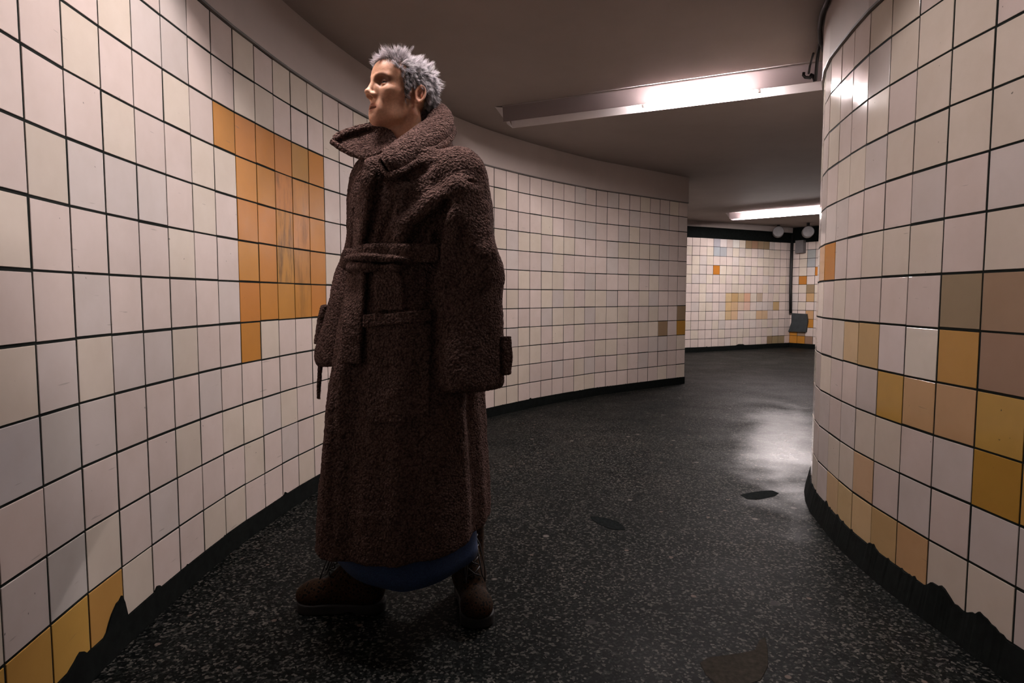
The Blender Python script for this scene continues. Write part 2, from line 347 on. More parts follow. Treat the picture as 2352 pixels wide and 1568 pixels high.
# ---------------------------------------------------------------- ceiling luminaires
def tube_mat(name, e):
    m, nt, bs = mat(name); nt.nodes.remove(bs)
    em = nd(nt, 'ShaderNodeEmission', Strength=e); em.inputs[0].default_value = (1, .885, .875, 1)
    nt.links.new(em.outputs[0], nt.nodes['Material Output'].inputs[0]); return m
def luminaire(p0, p1, lit, e, label, name='ceiling_light', lip=.113, second=None):
    """trough hung under the ceiling from p0 to p1 (near side open), tube between lit fractions"""
    p0, p1 = Vector((*p0, 0)) * T, Vector((*p1, 0)) * T
    u = (p1 - p0).normalized(); far = Vector((-u.y, u.x, 0)); L = (p1 - p0).length
    root = bpy.data.objects.new(name, None); C.objects.link(root); root.location = (*p0.xy, CEIL)
    root['label'] = label; root['category'] = 'lamp'; root['group'] = 'fluorescent ceiling lights along the passage'
    X = lambda s, wd, z: u * s + far * wd + Vector((0, 0, z))
    prof = [(-.085, -.001), (.085, -.001), (.085, -lip), (.081, -lip), (.058, -.045), (.02, -.012), (-.03, -.008), (-.085, -.008)]
    h = MB(); n = len(prof); V = []
    for s in (0, L): V += [X(s, a, z) for a, z in prof]
    F = [(k, (k + 1) % n, n + (k + 1) % n, n + k) for k in range(n)] + [tuple(reversed(range(n))), tuple(range(n, 2 * n))]
    h.add(V, F); h.build('housing', M_WHITEMETAL, root)
    for s, sg in ((0, -1), (L, 1)):
        c = MB(); q = [X(s + sg * .06, -.085, -.001), X(s + sg * .06, .085, -.001), X(s, .085, -lip), X(s, -.01, -.105), X(s, -.085, -.012)]
        q2 = [v - u * sg * .004 for v in q]; k5 = range(5)
        c.add(q + q2, [tuple(k5), tuple(reversed([5 + k for k in k5]))] + [(k, 5 + k, 5 + (k + 1) % 5, (k + 1) % 5) for k in k5]); c.build('end_cap', M_WHITEMETAL, root)
    pn = MB(); pn.box(X(.006, -.092, -.010), u * (L - .012), far * .004, far * .012 + Vector((0, 0, -lip + .014))); pn.build('diffuser_panel', M_ACRYL, root)
    tubes = [(lit, e)] + ([second] if second else [])
    for lit, e in tubes:
      tb = MB(); tb.tube([X(L * lit[0], .0, -.095), X(L * lit[1], .0, -.095)], .017, 12)
      tb.build('tube', tube_mat(name + '_tube', e), root, smooth=False)
      for s in lit:
        hd = MB(); o = X(L * s, .0, -.095); sg = -1 if s == lit[0] else 1
        hd.tube([o, o + u * sg * .025], .015, 10); hd.box(o + u * (.0 if sg > 0 else -.02) - far * .008, u * .02, far * .016, (0, 0, .085)); hd.build('lamp_holder', M_WHITEMETAL, root)
    return root
luminaire((-.2, 27.9), (10.85, 22.7), (.49, .82), TUBE_E['bend'], 'long white fluorescent ceiling light crossing the bend behind the person, nearest one in view')
luminaire((21.2, 62.2), (29.6, 55.2), (.10, .9), TUBE_E['far'], 'small bright fluorescent ceiling light far down the passage above the back tiled wall', lip=.104)
luminaire((-6.0, 10.8), (6.2, 10.7), (.12, .49), TUBE_E['overhead'], 'fluorescent ceiling light just above the head of the person', lip=.150, second=((.70, .90), 85.0))
luminaire((6.8, -9), (-6.6, -9), (.25, .75), TUBE_E['behind'], 'unseen fluorescent fill light added on the ceiling behind the viewer')  # added fill light, out of view, to brighten the right wall and floor
# ---------------------------------------------------------------- cables, pipes and fittings
def offset_path(P, side, off):
    out = []
    for i in range(len(P)):
        a = P[max(i - 1, 0)]; b_ = P[min(i + 1, len(P) - 1)]; d = Vector((b_[0] - a[0], b_[1] - a[1], 0)).normalized()
        out.append(Vector((P[i][0], P[i][1], 0)) * T + Vector((d.y, -d.x, 0)) * side * off)
    return out
cp = offset_path(PRX[NR - 8:NR + 13], -1, .030)
b = MB(); b.tube([p + Vector((0, 0, CEIL - .020 + .006 * math.sin(i * 1.9))) for i, p in enumerate(cp)], .011, 8)
b.build('cable', M_BLACK, None, True, label='thick black cable clipped along the ceiling edge above the right tiled wall', category='cable')
def atv(u, v, Y):
    y = (v - 784) / 1458.4; c_, s_ = math.cos(.0715), math.sin(.0715); d = Vector(((u - 1176) / 1458.4, c_ - y * s_, -(s_ + y * c_))); return Vector((0, 0, CAMZ)) + d * (Y / d.y)
b = MB(); b.tube([atv(1901, 46, 3.27), atv(1890, 76, 3.36), atv(1881, 106, 3.44), atv(1876, 140, 3.54), atv(1873, 184, 3.66)], .0085, 8)
b.build('cable', M_BLACK, None, True, label='black cable bending down off the ceiling edge to the right end of the nearest lamp', category='cable')
b = MB(); b.tube([atv(1868, 122, 3.44), atv(1865, 132, 3.47), atv(1860, 150, 3.54), atv(1857, 168, 3.60)], .006, 8)
b.build('cable', M_BLACK, None, True, label='thin black cable loop beside the bracket at the nearest lamp', category='cable')
b = MB(); b.tube([atv(1846, 166, 3.66), atv(1845, 172, 3.66), atv(1849, 177, 3.66), atv(1862, 178, 3.66)], .0085, 10); b.tube([atv(1869, 174, 3.66), atv(1872, 186, 3.66)], .010, 10); b.tube([atv(1860, 172, 3.67), atv(1874, 178, 3.67)], .012, 10)
b.build('bracket', M_BLACK, None, True, label='black hooked bracket at the right end of the nearest ceiling light', category='bracket')
FE = Vector((33.06, 75.54, 0)) * T; fd = Vector((.58, -.815, 0)); fn = Vector((-.815, -.58, 0))
def fpt(s, z, off): return FE + fd * s * T + fn * off + Vector((0, 0, CAMZ + z * T))
b = MB(); b.tube([fpt(.18, 7.2, .06), fpt(.18, 3, .06), fpt(.2, .6, .06), fpt(.25, -2.0, .05)], .028, 10)
b.build('pipe', M_BLACK, None, True, label='black vertical pipe running down the far tiled corner', category='pipe')
b = MB()
q = [(.0, -4.2), (.35, -3.1), (.35, -2.0), (2.2, -2.05), (2.35, -2.9), (2.2, -4.15)]
f0 = [fpt(s, z, .006) for s, z in q]; f1 = [fpt(s, z, .045) for s, z in q]; n6 = range(6)
b.add(f0 + f1, [tuple(n6), tuple(reversed([6 + k for k in n6]))] + [(k, (k + 1) % 6, 6 + (k + 1) % 6, 6 + k) for k in n6])
b.build('cover_plate', M_DGREY, None, label='dark grey plate low on the far tiled wall at the foot of the black pipe', category='plate')
for c0, lab, r in ((Vector((30.05 * T, 72.4 * T, CAMZ + 7.22 * T)), 'left one of two round grey drums under the ceiling above the far wall', .10), (Vector((32.4 * T, 70.2 * T, CAMZ + 7.0 * T)), 'right one of two round grey drums under the ceiling above the far wall', .10)):
    b = MB()
    dn_ = Vector((-.35, -.93, 0)); b.tube([c0 + dn_ * .12, c0 + dn_ * .10, c0 - dn_ * .10], [r * .92, r, r], 20)
    bk = MB(); bk.box(c0 + Vector((-.02, -.02, r - .02)), (.04, 0, 0), (0, .04, 0), (0, 0, CEIL - c0.z - r + .02))
    o = b.build('drum', M_GREY, None, False, label=lab, category='drum'); bk.build('hanger', M_BLACK, o)
b = MB(); b.box(fpt(.75, 5.0, .004), fd * .16, fn * .10, (0, 0, .24)); o = b.build('junction_box', M_GREY, None, False, label='small grey box high on the far wall just right of the black pipe', category='box')

# floor marks
def blotch(name, cx, cy, rx, ry, rot, seed, m, label, pts=None):
    r = random.Random(seed); n = 28; V = []
    for k in range(n):
        a = 2 * math.pi * k / n
        if pts is None:
            q = 1 + .10 * r.uniform(-1, 1); x, y = math.cos(a) * rx * q, math.sin(a) * ry * q
            x, y = x * math.cos(rot) - y * math.sin(rot), x * math.sin(rot) + y * math.cos(rot)
            V.append((cx + x, cy + y))
    if pts: V = pts
    n = len(V); VV = [(x, y, .0002) for x, y in V] + [(cx + (x - cx) * .985, cy + (y - cy) * .985, .0015) for x, y in V]
    o = link(name, mesh(name, VV, [tuple(range(n, 2 * n))] + [(k, (k + 1) % n, n + (k + 1) % n, n + k) for k in range(n)]), [m])
    o['label'] = label; o['category'] = 'floor patch'; return o
M_PATCH = plain('dark_mortar', (.011, .013, .013), .9, var=.35, scale=60, spec=0)
M_PATCH2 = plain('worn_mortar', (.034, .031, .026), .9, var=.3, scale=60, spec=0)
def gnd(u, v):
    y = (v - 784) / 1458.4; t = math.tan(math.atan(y) + .0715); Y = CAMZ / t
    return ((u - 1176) / 1458.4 * (Y * math.cos(.0715) + CAMZ * math.sin(.0715)), Y)
x, y = gnd(1396, 1200); blotch('floor_patch', x, y, .072, .05, -1.15, 2, M_PATCH, 'dark oval patch in the middle of the terrazzo floor', [gnd(*p) for p in ((1356,1186),(1372,1186),(1395,1190),(1420,1198),(1433,1208),(1437,1217),(1425,1218),(1400,1214),(1378,1205),(1362,1195))])
x, y = gnd(1744, 1136); blotch('floor_patch', x, y, .07, .05, 0, 3, M_PATCH, 'dark oval patch of floor near the foot of the right wall', [gnd(*p) for p in ((1700,1136),(1722,1131),(1750,1127),(1775,1126),(1789,1132),(1780,1139),(1755,1144),(1738,1147),(1715,1145))])
x, y = gnd(1700, 1530); blotch('floor_patch', x, y, .07, .05, 0, 3, M_PATCH2, 'large worn triangular patch at the bottom edge of the floor', [gnd(*p) for p in ((1608,1522),(1625,1510),(1660,1505),(1700,1500),(1735,1492),(1745,1470),(1758,1462),(1764,1490),(1765,1530),(1748,1562),(1690,1580),(1650,1575),(1622,1550))])

# ---------------------------------------------------------------- implicit surfaces
def snet(f, lo, hi, h):
    """surface nets over the box lo..hi with step h for an implicit function f(P)->distance"""
    lo = np.array(lo, float); n = np.ceil((np.array(hi) - lo) / h).astype(int) + 1
    g = [lo[k] + h * np.arange(n[k]) for k in range(3)]
    D = np.empty(n, np.float32)
    for i in range(0, n[0], 24):
        X, Y, Z = np.meshgrid(g[0][i:i + 24], g[1], g[2], indexing='ij')
        D[i:i + 24] = f(np.stack([X, Y, Z], -1).reshape(-1, 3).astype(np.float32)).reshape(X.shape)
    S = D < 0
    acc = np.zeros((n[0] - 1, n[1] - 1, n[2] - 1), np.int8)
    for a in (0, 1):
        for b_ in (0, 1):
            for c in (0, 1): acc += S[a:n[0] - 1 + a, b_:n[1] - 1 + b_, c:n[2] - 1 + c]
    act = (acc > 0) & (acc < 8); idx = np.full(act.shape, -1, np.int64); cells = np.argwhere(act); idx[act] = np.arange(len(cells))
    ps = np.zeros((len(cells), 3)); ct = np.zeros(len(cells))
    cor = [(a, b_, c) for a in (0, 1) for b_ in (0, 1) for c in (0, 1)]
    vals = {c: D[cells[:, 0] + c[0], cells[:, 1] + c[1], cells[:, 2] + c[2]] for c in cor}
    for ax in range(3):
        for c in cor:
            if c[ax]: continue
            e = list(c); e[ax] = 1; e = tuple(e); d0, d1 = vals[c], vals[e]; m = (d0 < 0) != (d1 < 0)
            t = d0[m] / (d0[m] - d1[m]); p = np.repeat(np.array(c, float)[None], m.sum(), 0); p[:, ax] += t
            ps[m] += p; ct[m] += 1
    V = lo + h * (cells + ps / ct[:, None])
    Q = []
    for ax in range(3):
        b1, b2 = (ax + 1) % 3, (ax + 2) % 3
        sl0 = [slice(None)] * 3; sl1 = [slice(None)] * 3; sl0[ax] = slice(0, n[ax] - 1); sl1[ax] = slice(1, n[ax])
        A, B = S[tuple(sl0)], S[tuple(sl1)]; E = np.argwhere(A != B)
        E = E[(E[:, b1] > 0) & (E[:, b2] > 0) & (E[:, b1] < n[b1] - 1) & (E[:, b2] < n[b2] - 1)]
        fl = A[E[:, 0], E[:, 1], E[:, 2]]
        def at(o1, o2):
            e = E.copy(); e[:, b1] += o1; e[:, b2] += o2; return idx[e[:, 0], e[:, 1], e[:, 2]]
        q = np.stack([at(-1, -1), at(0, -1), at(0, 0), at(-1, 0)], 1); q[~fl] = q[~fl][:, ::-1]; Q.append(q)
    return V, np.concatenate(Q)
def L_(v): return np.sqrt((v * v).sum(-1))
def ell(P, c, r):
    q = (P - np.array(c, np.float32)) / np.array(r, np.float32); k0 = L_(q); k1 = L_(q / np.array(r, np.float32)); return k0 * (k0 - 1) / np.maximum(k1, 1e-6)
def cap(P, a, b_, r0, r1=None):
    a = np.array(a, np.float32); b_ = np.array(b_, np.float32); r1 = r0 if r1 is None else r1
    d = b_ - a; t = np.clip(((P - a) @ d) / (d @ d), 0, 1); return L_(P - a - t[:, None] * d) - (r0 + (r1 - r0) * t)
def smin(a, b_, k):
    h = np.clip(.5 + .5 * (b_ - a) / k, 0, 1); return b_ + (a - b_) * h - k * h * (1 - h)
def smax(a, b_, k): return -smin(-a, -b_, k)
def rotz(P, a):
    c, s = math.cos(a), math.sin(a); return np.stack([P[:, 0] * c + P[:, 1] * s, -P[:, 0] * s + P[:, 1] * c, P[:, 2]], -1)

# ---------------------------------------------------------------- the person
PX, PY = -.305, 1.92
AZ = math.radians(48)                                  # how far the chest is turned from image-left towards the viewer
FW = np.array([-math.cos(AZ), -math.sin(AZ), 0]); LF = np.array([math.sin(AZ), -math.cos(AZ), 0])
def body2world(V): V = np.asarray(V, float); return np.array([PX, PY, 0]) + V[..., :1] * LF + V[..., 1:2] * FW + V[..., 2:3] * np.array([0, 0, 1.])
def world2body(V): V = np.asarray(V, float) - np.array([PX, PY, 0]); return np.stack([V @ LF, V @ FW, V[..., 2]], -1)
def at(u, v, Y):
    """world point whose distance in front of the lens is Y"""
    x = (u - 1176) / 1458.4; y = (v - 784) / 1458.4; c, s = math.cos(.0715), math.sin(.0715)
    d = np.array([x, c - y * s, -(s + y * c)]); return np.array([0, 0, CAMZ]) + d * (Y / d[1])

# head -----------------------------------------------------------------------
HY = math.radians(41); HP = math.radians(11); HR = math.radians(0)
HC = np.array([PX - .020, PY - .035, 1.572]); HS = .92
hf = np.array([-math.cos(HY) * math.cos(HP), -math.sin(HY) * math.cos(HP), math.sin(HP)])
hlft = np.array([math.sin(HY), -math.cos(HY), 0]); hup = np.cross(hlft, hf)*-1
if hup[2] < 0: hup = -hup
def head2world(V): V = np.asarray(V, float) * HS; return HC + V[..., :1] * hlft + V[..., 1:2] * hf + V[..., 2:3] * hup
def world2head(V): D = (np.asarray(V, float) - HC) / HS; return np.stack([D @ hlft, D @ hf, D @ hup], -1)
EYE = (.0325, .0705, .0055)
def head_sdf(P, ears=True):
    Q = P.copy(); Q[:, 0] = np.abs(Q[:, 0])
    d = ell(P, (0, -.018, .038), (.0735, .094, .082))
    d = smin(d, ell(P, (0, .040, .044), (.064, .060, .062)), .03)          # forehead
    d = smin(d, ell(P, (0, .032, -.030), (.056, .052, .080)), .035)        # mid face
    d = smin(d, ell(Q, (.038, .052, -.020), (.022, .026, .020)), .025)     # cheekbones
    d = smin(d, cap(Q, (.053, -.014, -.046), (.013, .060, -.098), .012, .013), .03)  # jaw line
    d = smin(d, ell(P, (0, .068, -.099), (.016, .015, .016)), .022)        # chin
    d = smin(d, ell(P, (0, .071, -.068), (.030, .016, .024)), .024)        # mouth mound
    d = smin(d, cap(Q, (.012, .0915, .0220), (.044, .0735, .0240), .006, .0055), .016)   # brow
    d = smax(d, -ell(Q, (.0335, .097, .0075), (.0215, .0255, .0165)), .010)    # sockets
    d = smin(d, cap(P, (0, .093, .017), (0, .1065, -.025), .0070, .0082), .013)  # nose bridge
    d = smin(d, ell(Q, (.0115, .080, -.016), (.008, .014, .018)), .014)
    d = smin(d, ell(P, (0, .1095, -.0285), (.0092, .0088, .0080)), .008)   # tip
    d = smin(d, ell(Q, (.0114, .0965, -.0350), (.0058, .0096, .0068)), .010)  # wings
    d = smax(d, -ell(Q, (.0062, .1010, -.0420), (.0046, .0070, .0062)), .003)  # nostrils
    # eyeballs sit in lids
    lid = ell(Q, EYE, (.0148, .0150, .0135))
    y0 = np.abs(Q[:, 0] - .031); up = .0040 - 9 * np.maximum(y0 - .002, 0) ** 2; lo = -.0040 + 10 * np.maximum(y0 - .002, 0) ** 2
    zz = Q[:, 2] - EYE[2]; slit = np.maximum(zz - up, lo - zz)              # inside opening: negative
    lid = smax(lid, -np.maximum(slit, -(L_(Q - np.array(EYE, np.float32)) - .0115)), .0012)
    d = smin(d, lid, .004)
    # lips
    d = smax(d, -ell(P, (0, .108, -.0715), (.030, .012, .0022)), .004)
    d = smin(d, cap(Q, (.003, .0870, -.0635), (.0300, .0715, -.0720), .0070, .0036), .006)
    d = smin(d, cap(Q, (0, .0855, -.0795), (.0265, .0725, -.0755), .0082, .0036), .006)
    d = smax(d, -ell(P, (0, .094, -.0712), (.0245, .022, .0042)), .0025)     # parted mouth
    d = smax(d, -ell(P, (0, .0965, -.0895), (.016, .008, .005)), .008)      # dip above chin
    d = smax(d, -ell(P, (0, .1005, -.056), (.003, .006, .006)), .004)
    d = smax(d, -ell(Q, (.073, .045, -.052), (.016, .030, .022)), .03)
    d = smax(d, -ell(Q, (.036, .024, -.143), (.046, .062, .040)), .014)
    d = smin(d, cap(P, (0, -.034, -.06), (0, -.066, -.235), .048, .053), .022)   # neck
    d = smin(d, cap(Q, (.055, -.03, -.06), (.016, -.026, -.20), .010, .008), .02)  # neck tendon
    d = smin(d, ell(P, (0, .010, -.135), (.013, .020, .016)), .02)
    if ears:
        E = (Q - np.array((.0755, -.026, -.0), np.float32)) * 1.15
        ca, sa = math.cos(.42), math.sin(.42); ex = E[:, 0] * ca + E[:, 1] * sa; ey = -E[:, 0] * sa + E[:, 1] * ca; ez = E[:, 2] - .12 * ey
        ta = .16; ey2 = ey * math.cos(ta) + ez * math.sin(ta); ez2 = -ey * math.sin(ta) + ez * math.cos(ta)
        R = np.stack([ex, ey2, ez2], -1)
        width = np.where(ez2 > 0, 1., 1 + ez2 * 9)
        Rw = np.stack([ex, ey2 / np.clip(width, .55, 1), ez2], -1)
        e = ell(Rw, (0, 0, 0), (.0055, .0185, .0315))
        rim = np.abs(np.sqrt((Rw[:, 1] / .0165) ** 2 + (Rw[:, 2] / .0290) ** 2) - 1) * .017
        e = smin(e, np.sqrt(np.maximum(rim, 0) ** 2 + (ex - .0065) ** 2) - .0040, .002)
        e = smax(e, -ell(R, (.009, .002, -.002), (.0100, .0095, .0140)), .002)
        e = smax(e, -ell(R, (.0095, -.006, .013), (.0065, .0055, .011)), .002)
        e = smin(e, ell(R, (.004, -.0045, .002), (.004, .003, .013)), .003)   # antihelix
        e = smin(e, ell(R, (.004, .0125, -.006), (.0042, .0042, .0055)), .003)  # tragus
        e = smin(e, ell(R, (.001, .004, -.028), (.0055, .0075, .0085)), .004)  # lobe
        d = smin(d, e / 1.15, .004)
    return d
V, Q = snet(lambda P: head_sdf(P), (-.1, -.13, -.235), (.1, .135, .135), .0019)
# colour: skin, lips, brown eye make-up round the lids
def skin_col(V):
    Qv = np.abs(V[:, 0]); n = len(V); c = np.tile(np.array([.66, .37, .24]), (n, 1))
    def blend(m, col): c[:] = c * (1 - m[:, None]) + np.array(col) * m[:, None]
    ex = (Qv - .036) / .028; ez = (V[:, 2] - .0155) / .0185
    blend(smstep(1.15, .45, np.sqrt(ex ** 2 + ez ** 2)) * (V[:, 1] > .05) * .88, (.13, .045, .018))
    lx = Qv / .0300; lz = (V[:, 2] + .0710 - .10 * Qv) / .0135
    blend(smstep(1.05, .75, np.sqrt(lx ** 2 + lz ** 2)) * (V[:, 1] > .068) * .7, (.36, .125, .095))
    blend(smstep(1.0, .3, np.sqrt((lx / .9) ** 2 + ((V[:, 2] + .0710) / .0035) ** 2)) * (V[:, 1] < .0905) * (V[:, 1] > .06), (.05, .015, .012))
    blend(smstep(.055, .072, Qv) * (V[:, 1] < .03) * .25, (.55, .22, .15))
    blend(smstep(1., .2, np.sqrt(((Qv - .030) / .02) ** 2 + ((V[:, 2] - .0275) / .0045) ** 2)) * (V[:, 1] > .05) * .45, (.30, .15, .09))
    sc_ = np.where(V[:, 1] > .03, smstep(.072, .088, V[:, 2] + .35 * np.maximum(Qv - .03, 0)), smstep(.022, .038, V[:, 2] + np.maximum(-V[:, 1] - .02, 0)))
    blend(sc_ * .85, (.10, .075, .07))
    return c
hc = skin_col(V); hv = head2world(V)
# body below the neck: plain trunk, arms and legs (under the clothes), hands with five fingers
BW = {}
def hand_prims(w0, dirn, outw, fwd):
    """palm and fingers as capsules; w0 wrist, dirn finger direction, outw back of the hand, fwd thumb side"""
    w0, dirn, outw, fwd = map(lambda x: np.array(x, float), (w0, dirn, outw, fwd)); out = []
    pe = w0 + dirn * .085
    for k, (s, ln) in enumerate(((.028, .070), (.010, .078), (-.009, .072), (-.026, .056))):
        b0 = pe + fwd * s; b1 = b0 + dirn * ln * .45 - outw * .010; b2 = b1 + dirn * ln * .30 - outw * .018; b3 = b2 + dirn * ln * .2 - outw * .020
        out += [(w0 + fwd * s * .6, b0, .013, .010), (b0, b1, .0085, .008), (b1, b2, .008, .0072), (b2, b3, .0072, .006)]
    t0 = w0 + dirn * .022 + fwd * .022; t1 = t0 + dirn * .035 + fwd * .022 - outw * .008; t2 = t1 + dirn * .032 + fwd * .006 - outw * .008
    return out + [(w0, t0, .016, .013), (t0, t1, .012, .010), (t1, t2, .010, .008)]
ARML = [(.165, -.01, 1.335), (.228, -.02, 1.075), (.245, .005, .93)]; ARMR = [(-.155, -.02, 1.335), (-.235, 0, 1.075), (-.275, .03, .95)]
FOOT_R = (np.array([-.478, 1.965, 0]), np.array([-1, .02, 0])); FOOT_L = (np.array([-.140, 2.04, 0]), np.array([.22, -1, 0]))
def b_(p): return world2body(np.array(p, float))
prims = []
for A, sg in ((ARML, 1), (ARMR, -1)):
    prims += [(A[0], A[1], .048, .038), (A[1], A[2], .038, .026)]
    prims += hand_prims(A[2], np.array([.05 * sg, .12, -.99]), np.array([sg, 0, 0]), np.array([0, 1, 0]))
for (ft, fd_), sg in ((FOOT_L, 1), (FOOT_R, -1)):
    ank = b_((*ft[:2], .10)); knee = (ank + np.array([.09 * sg, .03, .98])) / 2 + np.array([0, .02, 0]); hip = np.array([.085 * sg, 0, .90])
    knee = (ank + hip) / 2 + np.array([0, .03, .0])
    toe = b_(np.array([*ft[:2], .045]) + fd_ * .17); heel = b_(np.array([*ft[:2], .045]) - fd_ * .03)
    prims += [(hip, knee, .082, .055), (knee, ank, .055, .036), (ank, heel, .036, .028), (ank, toe, .034, .022)]
def body_sdf(P):
    d = ell(P, (0, -.005, 1.22), (.155, .095, .22)); d = smin(d, ell(P, (0, 0, .96), (.16, .105, .13)), .08)
    d = smin(d, cap(P, (0, -.055, 1.34), (0, -.04, 1.47), .062, .054), .04)
    d = smin(d, cap(P, (-.15, -.015, 1.365), (.15, -.015, 1.365), .05), .04)
    for a, c, r0, r1 in prims: d = smin(d, cap(P, a, c, r0, r1), .006 if max(r0, r1) < .02 else .02)
    return d
lo_ = (-.42, -.38, .0); hi_ = (.42, .42, 1.48)
Vb, Qb = snet(body_sdf, lo_, hi_, .009)
hands = []
Vall = np.concatenate([hv, body2world(Vb)]); Qall = np.concatenate([Q, Qb + len(hv)])
def sknmat():
    m, nt, bs = mat('skin'); at_ = nd(nt, 'ShaderNodeVertexColor', _layer_name='Col').outputs[0]; p = pos(nt)
    c = mixc(nt, 1, at_, ramp(nt, noise(nt, 160, 3, .6, p), [(.3, (.86, .83, .82)), (.7, (1.06, 1.04, 1.03))]), 'MULTIPLY')
    nt.links.new(c, bs.inputs['Base Color']); bs.inputs['Roughness'].default_value = .46; bs.inputs['Specular IOR Level'].default_value = .4
    bs.inputs['Subsurface Weight'].default_value = .18; bs.inputs['Subsurface Radius'].default_value = (.010, .004, .002); bs.inputs['Subsurface Scale'].default_value = .5
    bump(nt, bs, noise(nt, 420, 2, .5, p), .08, .001); return m
M_SKIN = sknmat()
me = npmesh('person', Vall - np.array([PX, PY, 0]), Qall)
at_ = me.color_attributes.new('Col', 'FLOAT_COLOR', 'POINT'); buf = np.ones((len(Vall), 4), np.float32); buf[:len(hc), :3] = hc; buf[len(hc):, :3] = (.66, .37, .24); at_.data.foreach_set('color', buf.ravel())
person = link('person', me, [M_SKIN], label='person with cropped silvery hair in a long brown fleece coat, standing and looking left', category='person')
person.location = (PX, PY, 0)
ORG = np.array([PX, PY, 0])
def part(name, V, Q, m, parent=None, smooth=True, sub=0, disp=(), **props):
    """V in world metres"""
    me = npmesh(name, np.asarray(V) - ORG, Q, smooth); o = link(name, me, m if isinstance(m, list) else [m], parent or person, **props)
    if sub: md = o.modifiers.new('sub', 'SUBSURF'); md.levels = md.render_levels = sub
    for tex, st in disp:
        md = o.modifiers.new('d', 'DISPLACE'); md.texture = tex; md.strength = st; md.mid_level = .5; md.texture_coords = 'LOCAL'
    return o
# eyes
def eyemat():
    m, nt, bs = mat('eye'); g = nd(nt, 'ShaderNodeVertexColor', _layer_name='Col').outputs[0]; nt.links.new(g, bs.inputs['Base Color']); bs.inputs['Roughness'].default_value = .08; return m
M_EYE = eyemat()
look = np.array([.12, 1, .05]); look /= np.linalg.norm(look)
for sg in (1, -1):
    n1, n2 = 20, 14; EV = []; EC = []
    for i in range(n2 + 1):
        for k in range(n1):
            th = math.pi * (i / n2) * .98 + .01; ph = 2 * math.pi * k / n1
            a1 = np.cross(look, (0, 0, 1)); a1 /= np.linalg.norm(a1); a2 = np.cross(a1, look)
            p = look * math.cos(th) + (a1 * math.cos(ph) + a2 * math.sin(ph)) * math.sin(th); EV.append(np.array([EYE[0] * sg, EYE[1], EYE[2]]) + p * .0119)
            EC.append((.006, .005, .005) if th < .26 else ((.02, .017, .014) if th < .62 else (.15, .125, .11)))
    EQ = [(i * n1 + k, i * n1 + (k + 1) % n1, (i + 1) * n1 + (k + 1) % n1, (i + 1) * n1 + k) for i in range(n2) for k in range(n1)]
    o = part('eye', head2world(np.array(EV)), EQ, M_EYE); a_ = o.data.color_attributes.new('Col', 'FLOAT_COLOR', 'POINT')
    bb = np.ones((len(EV), 4), np.float32); bb[:, :3] = EC; a_.data.foreach_set('color', bb.ravel())
# hair: tapered strands rooted on the scalp ------------------------------------
def grad(f, P, e=.0015):
    g = np.stack([f(P + np.eye(3, dtype=np.float32)[k] * e) - f(P - np.eye(3, dtype=np.float32)[k] * e) for k in range(3)], -1); return g / np.maximum(L_(g), 1e-9)[:, None]
hsdf = lambda P: head_sdf(P.astype(np.float32), False)
NH = 24000
cand = []
while sum(map(len, cand)) < NH:
    u = rng.normal(size=(20000, 3)); u /= L_(u)[:, None]; P = np.array([0, -.012, .03]) + u * .17
    for _ in range(24): P = P - u * hsdf(P)[:, None] * .9
    x, y, z = np.abs(P[:, 0]), P[:, 1], P[:, 2]
    hl_ = np.where(y > .03, .077 - .10 * np.maximum(x - .030, 0) - .9 * np.maximum(x - .045, 0), -.012)   # front hairline height
    hl_ = np.where((y <= .045) & (y > .012), np.interp(y, [.012, .018, .030, .045], [-.028, -.020, .012, .042]), hl_)
    hl_ = np.where((y <= .012) & (y > -.072), np.interp(y, [-.072, -.052, -.012, .014], [-.045, .014, .030, -.002]), hl_)
    hl_ = np.where(y <= -.072, -.075, hl_)
    keep = z > hl_ + rng.normal(size=len(P)) * .0025
    cand.append(P[keep])
R_ = np.concatenate(cand)[:NH]; Nn = grad(hsdf, R_)
x, y, z = R_[:, 0], R_[:, 1], R_[:, 2]
topw = smstep(.055, .10, z); front = smstep(.0, .07, y)
clump = np.sin(x * 170 + 3 * np.sin(y * 95)) * np.sin(y * 150 + 2 * np.sin(x * 120)) * .5 + np.sin(z * 210 + y * 130) * .3
ln = .015 + .004 * topw + .009 * front * topw + .008 * smstep(-.02, -.09, y) * smstep(-.04, .02, z); ln *= 1 + .30 * clump + rng.normal(size=NH) * .16; ln = np.clip(ln, .006, .05)
ln *= np.where(z < .0, .75, 1)
d_top = np.stack([x * 4 + rng.normal(size=NH) * .25, .55 * np.ones(NH) * front - .35 * (1 - front), .30 + 0 * x], -1)
d_side = np.stack([np.sign(x) * .25 + 0 * x, -.45 + 0 * x + .3 * smstep(0, .04, y), -.85 + 0 * x], -1)
dr = d_top * topw[:, None] + d_side * (1 - topw[:, None]); dr += rng.normal(size=(NH, 3)) * .22 + clump[:, None] * np.array([.3, .15, .1])
lift = (.30 + .18 * topw)[:, None]
seg = 4; pts = [R_ - Nn * .001]; dcur = Nn * lift + dr * .55; dcur /= L_(dcur)[:, None]
for k in range(seg):
    pts.append(pts[-1] + dcur * (ln / seg)[:, None]); dcur = dcur + dr * .22; dcur /= L_(dcur)[:, None]
NG = 900; gi = rng.choice(NH, NG, False); own = np.empty(NH, int)
for i in range(0, NH, 1000): own[i:i + 1000] = ((R_[i:i + 1000, None] - R_[gi][None]) ** 2).sum(-1).argmin(1)
gd = rng.normal(size=(NG, 3)) * .0045 * (1 + .5 * topw[gi])[:, None]; gl = 1 + rng.normal(size=NG) * .12
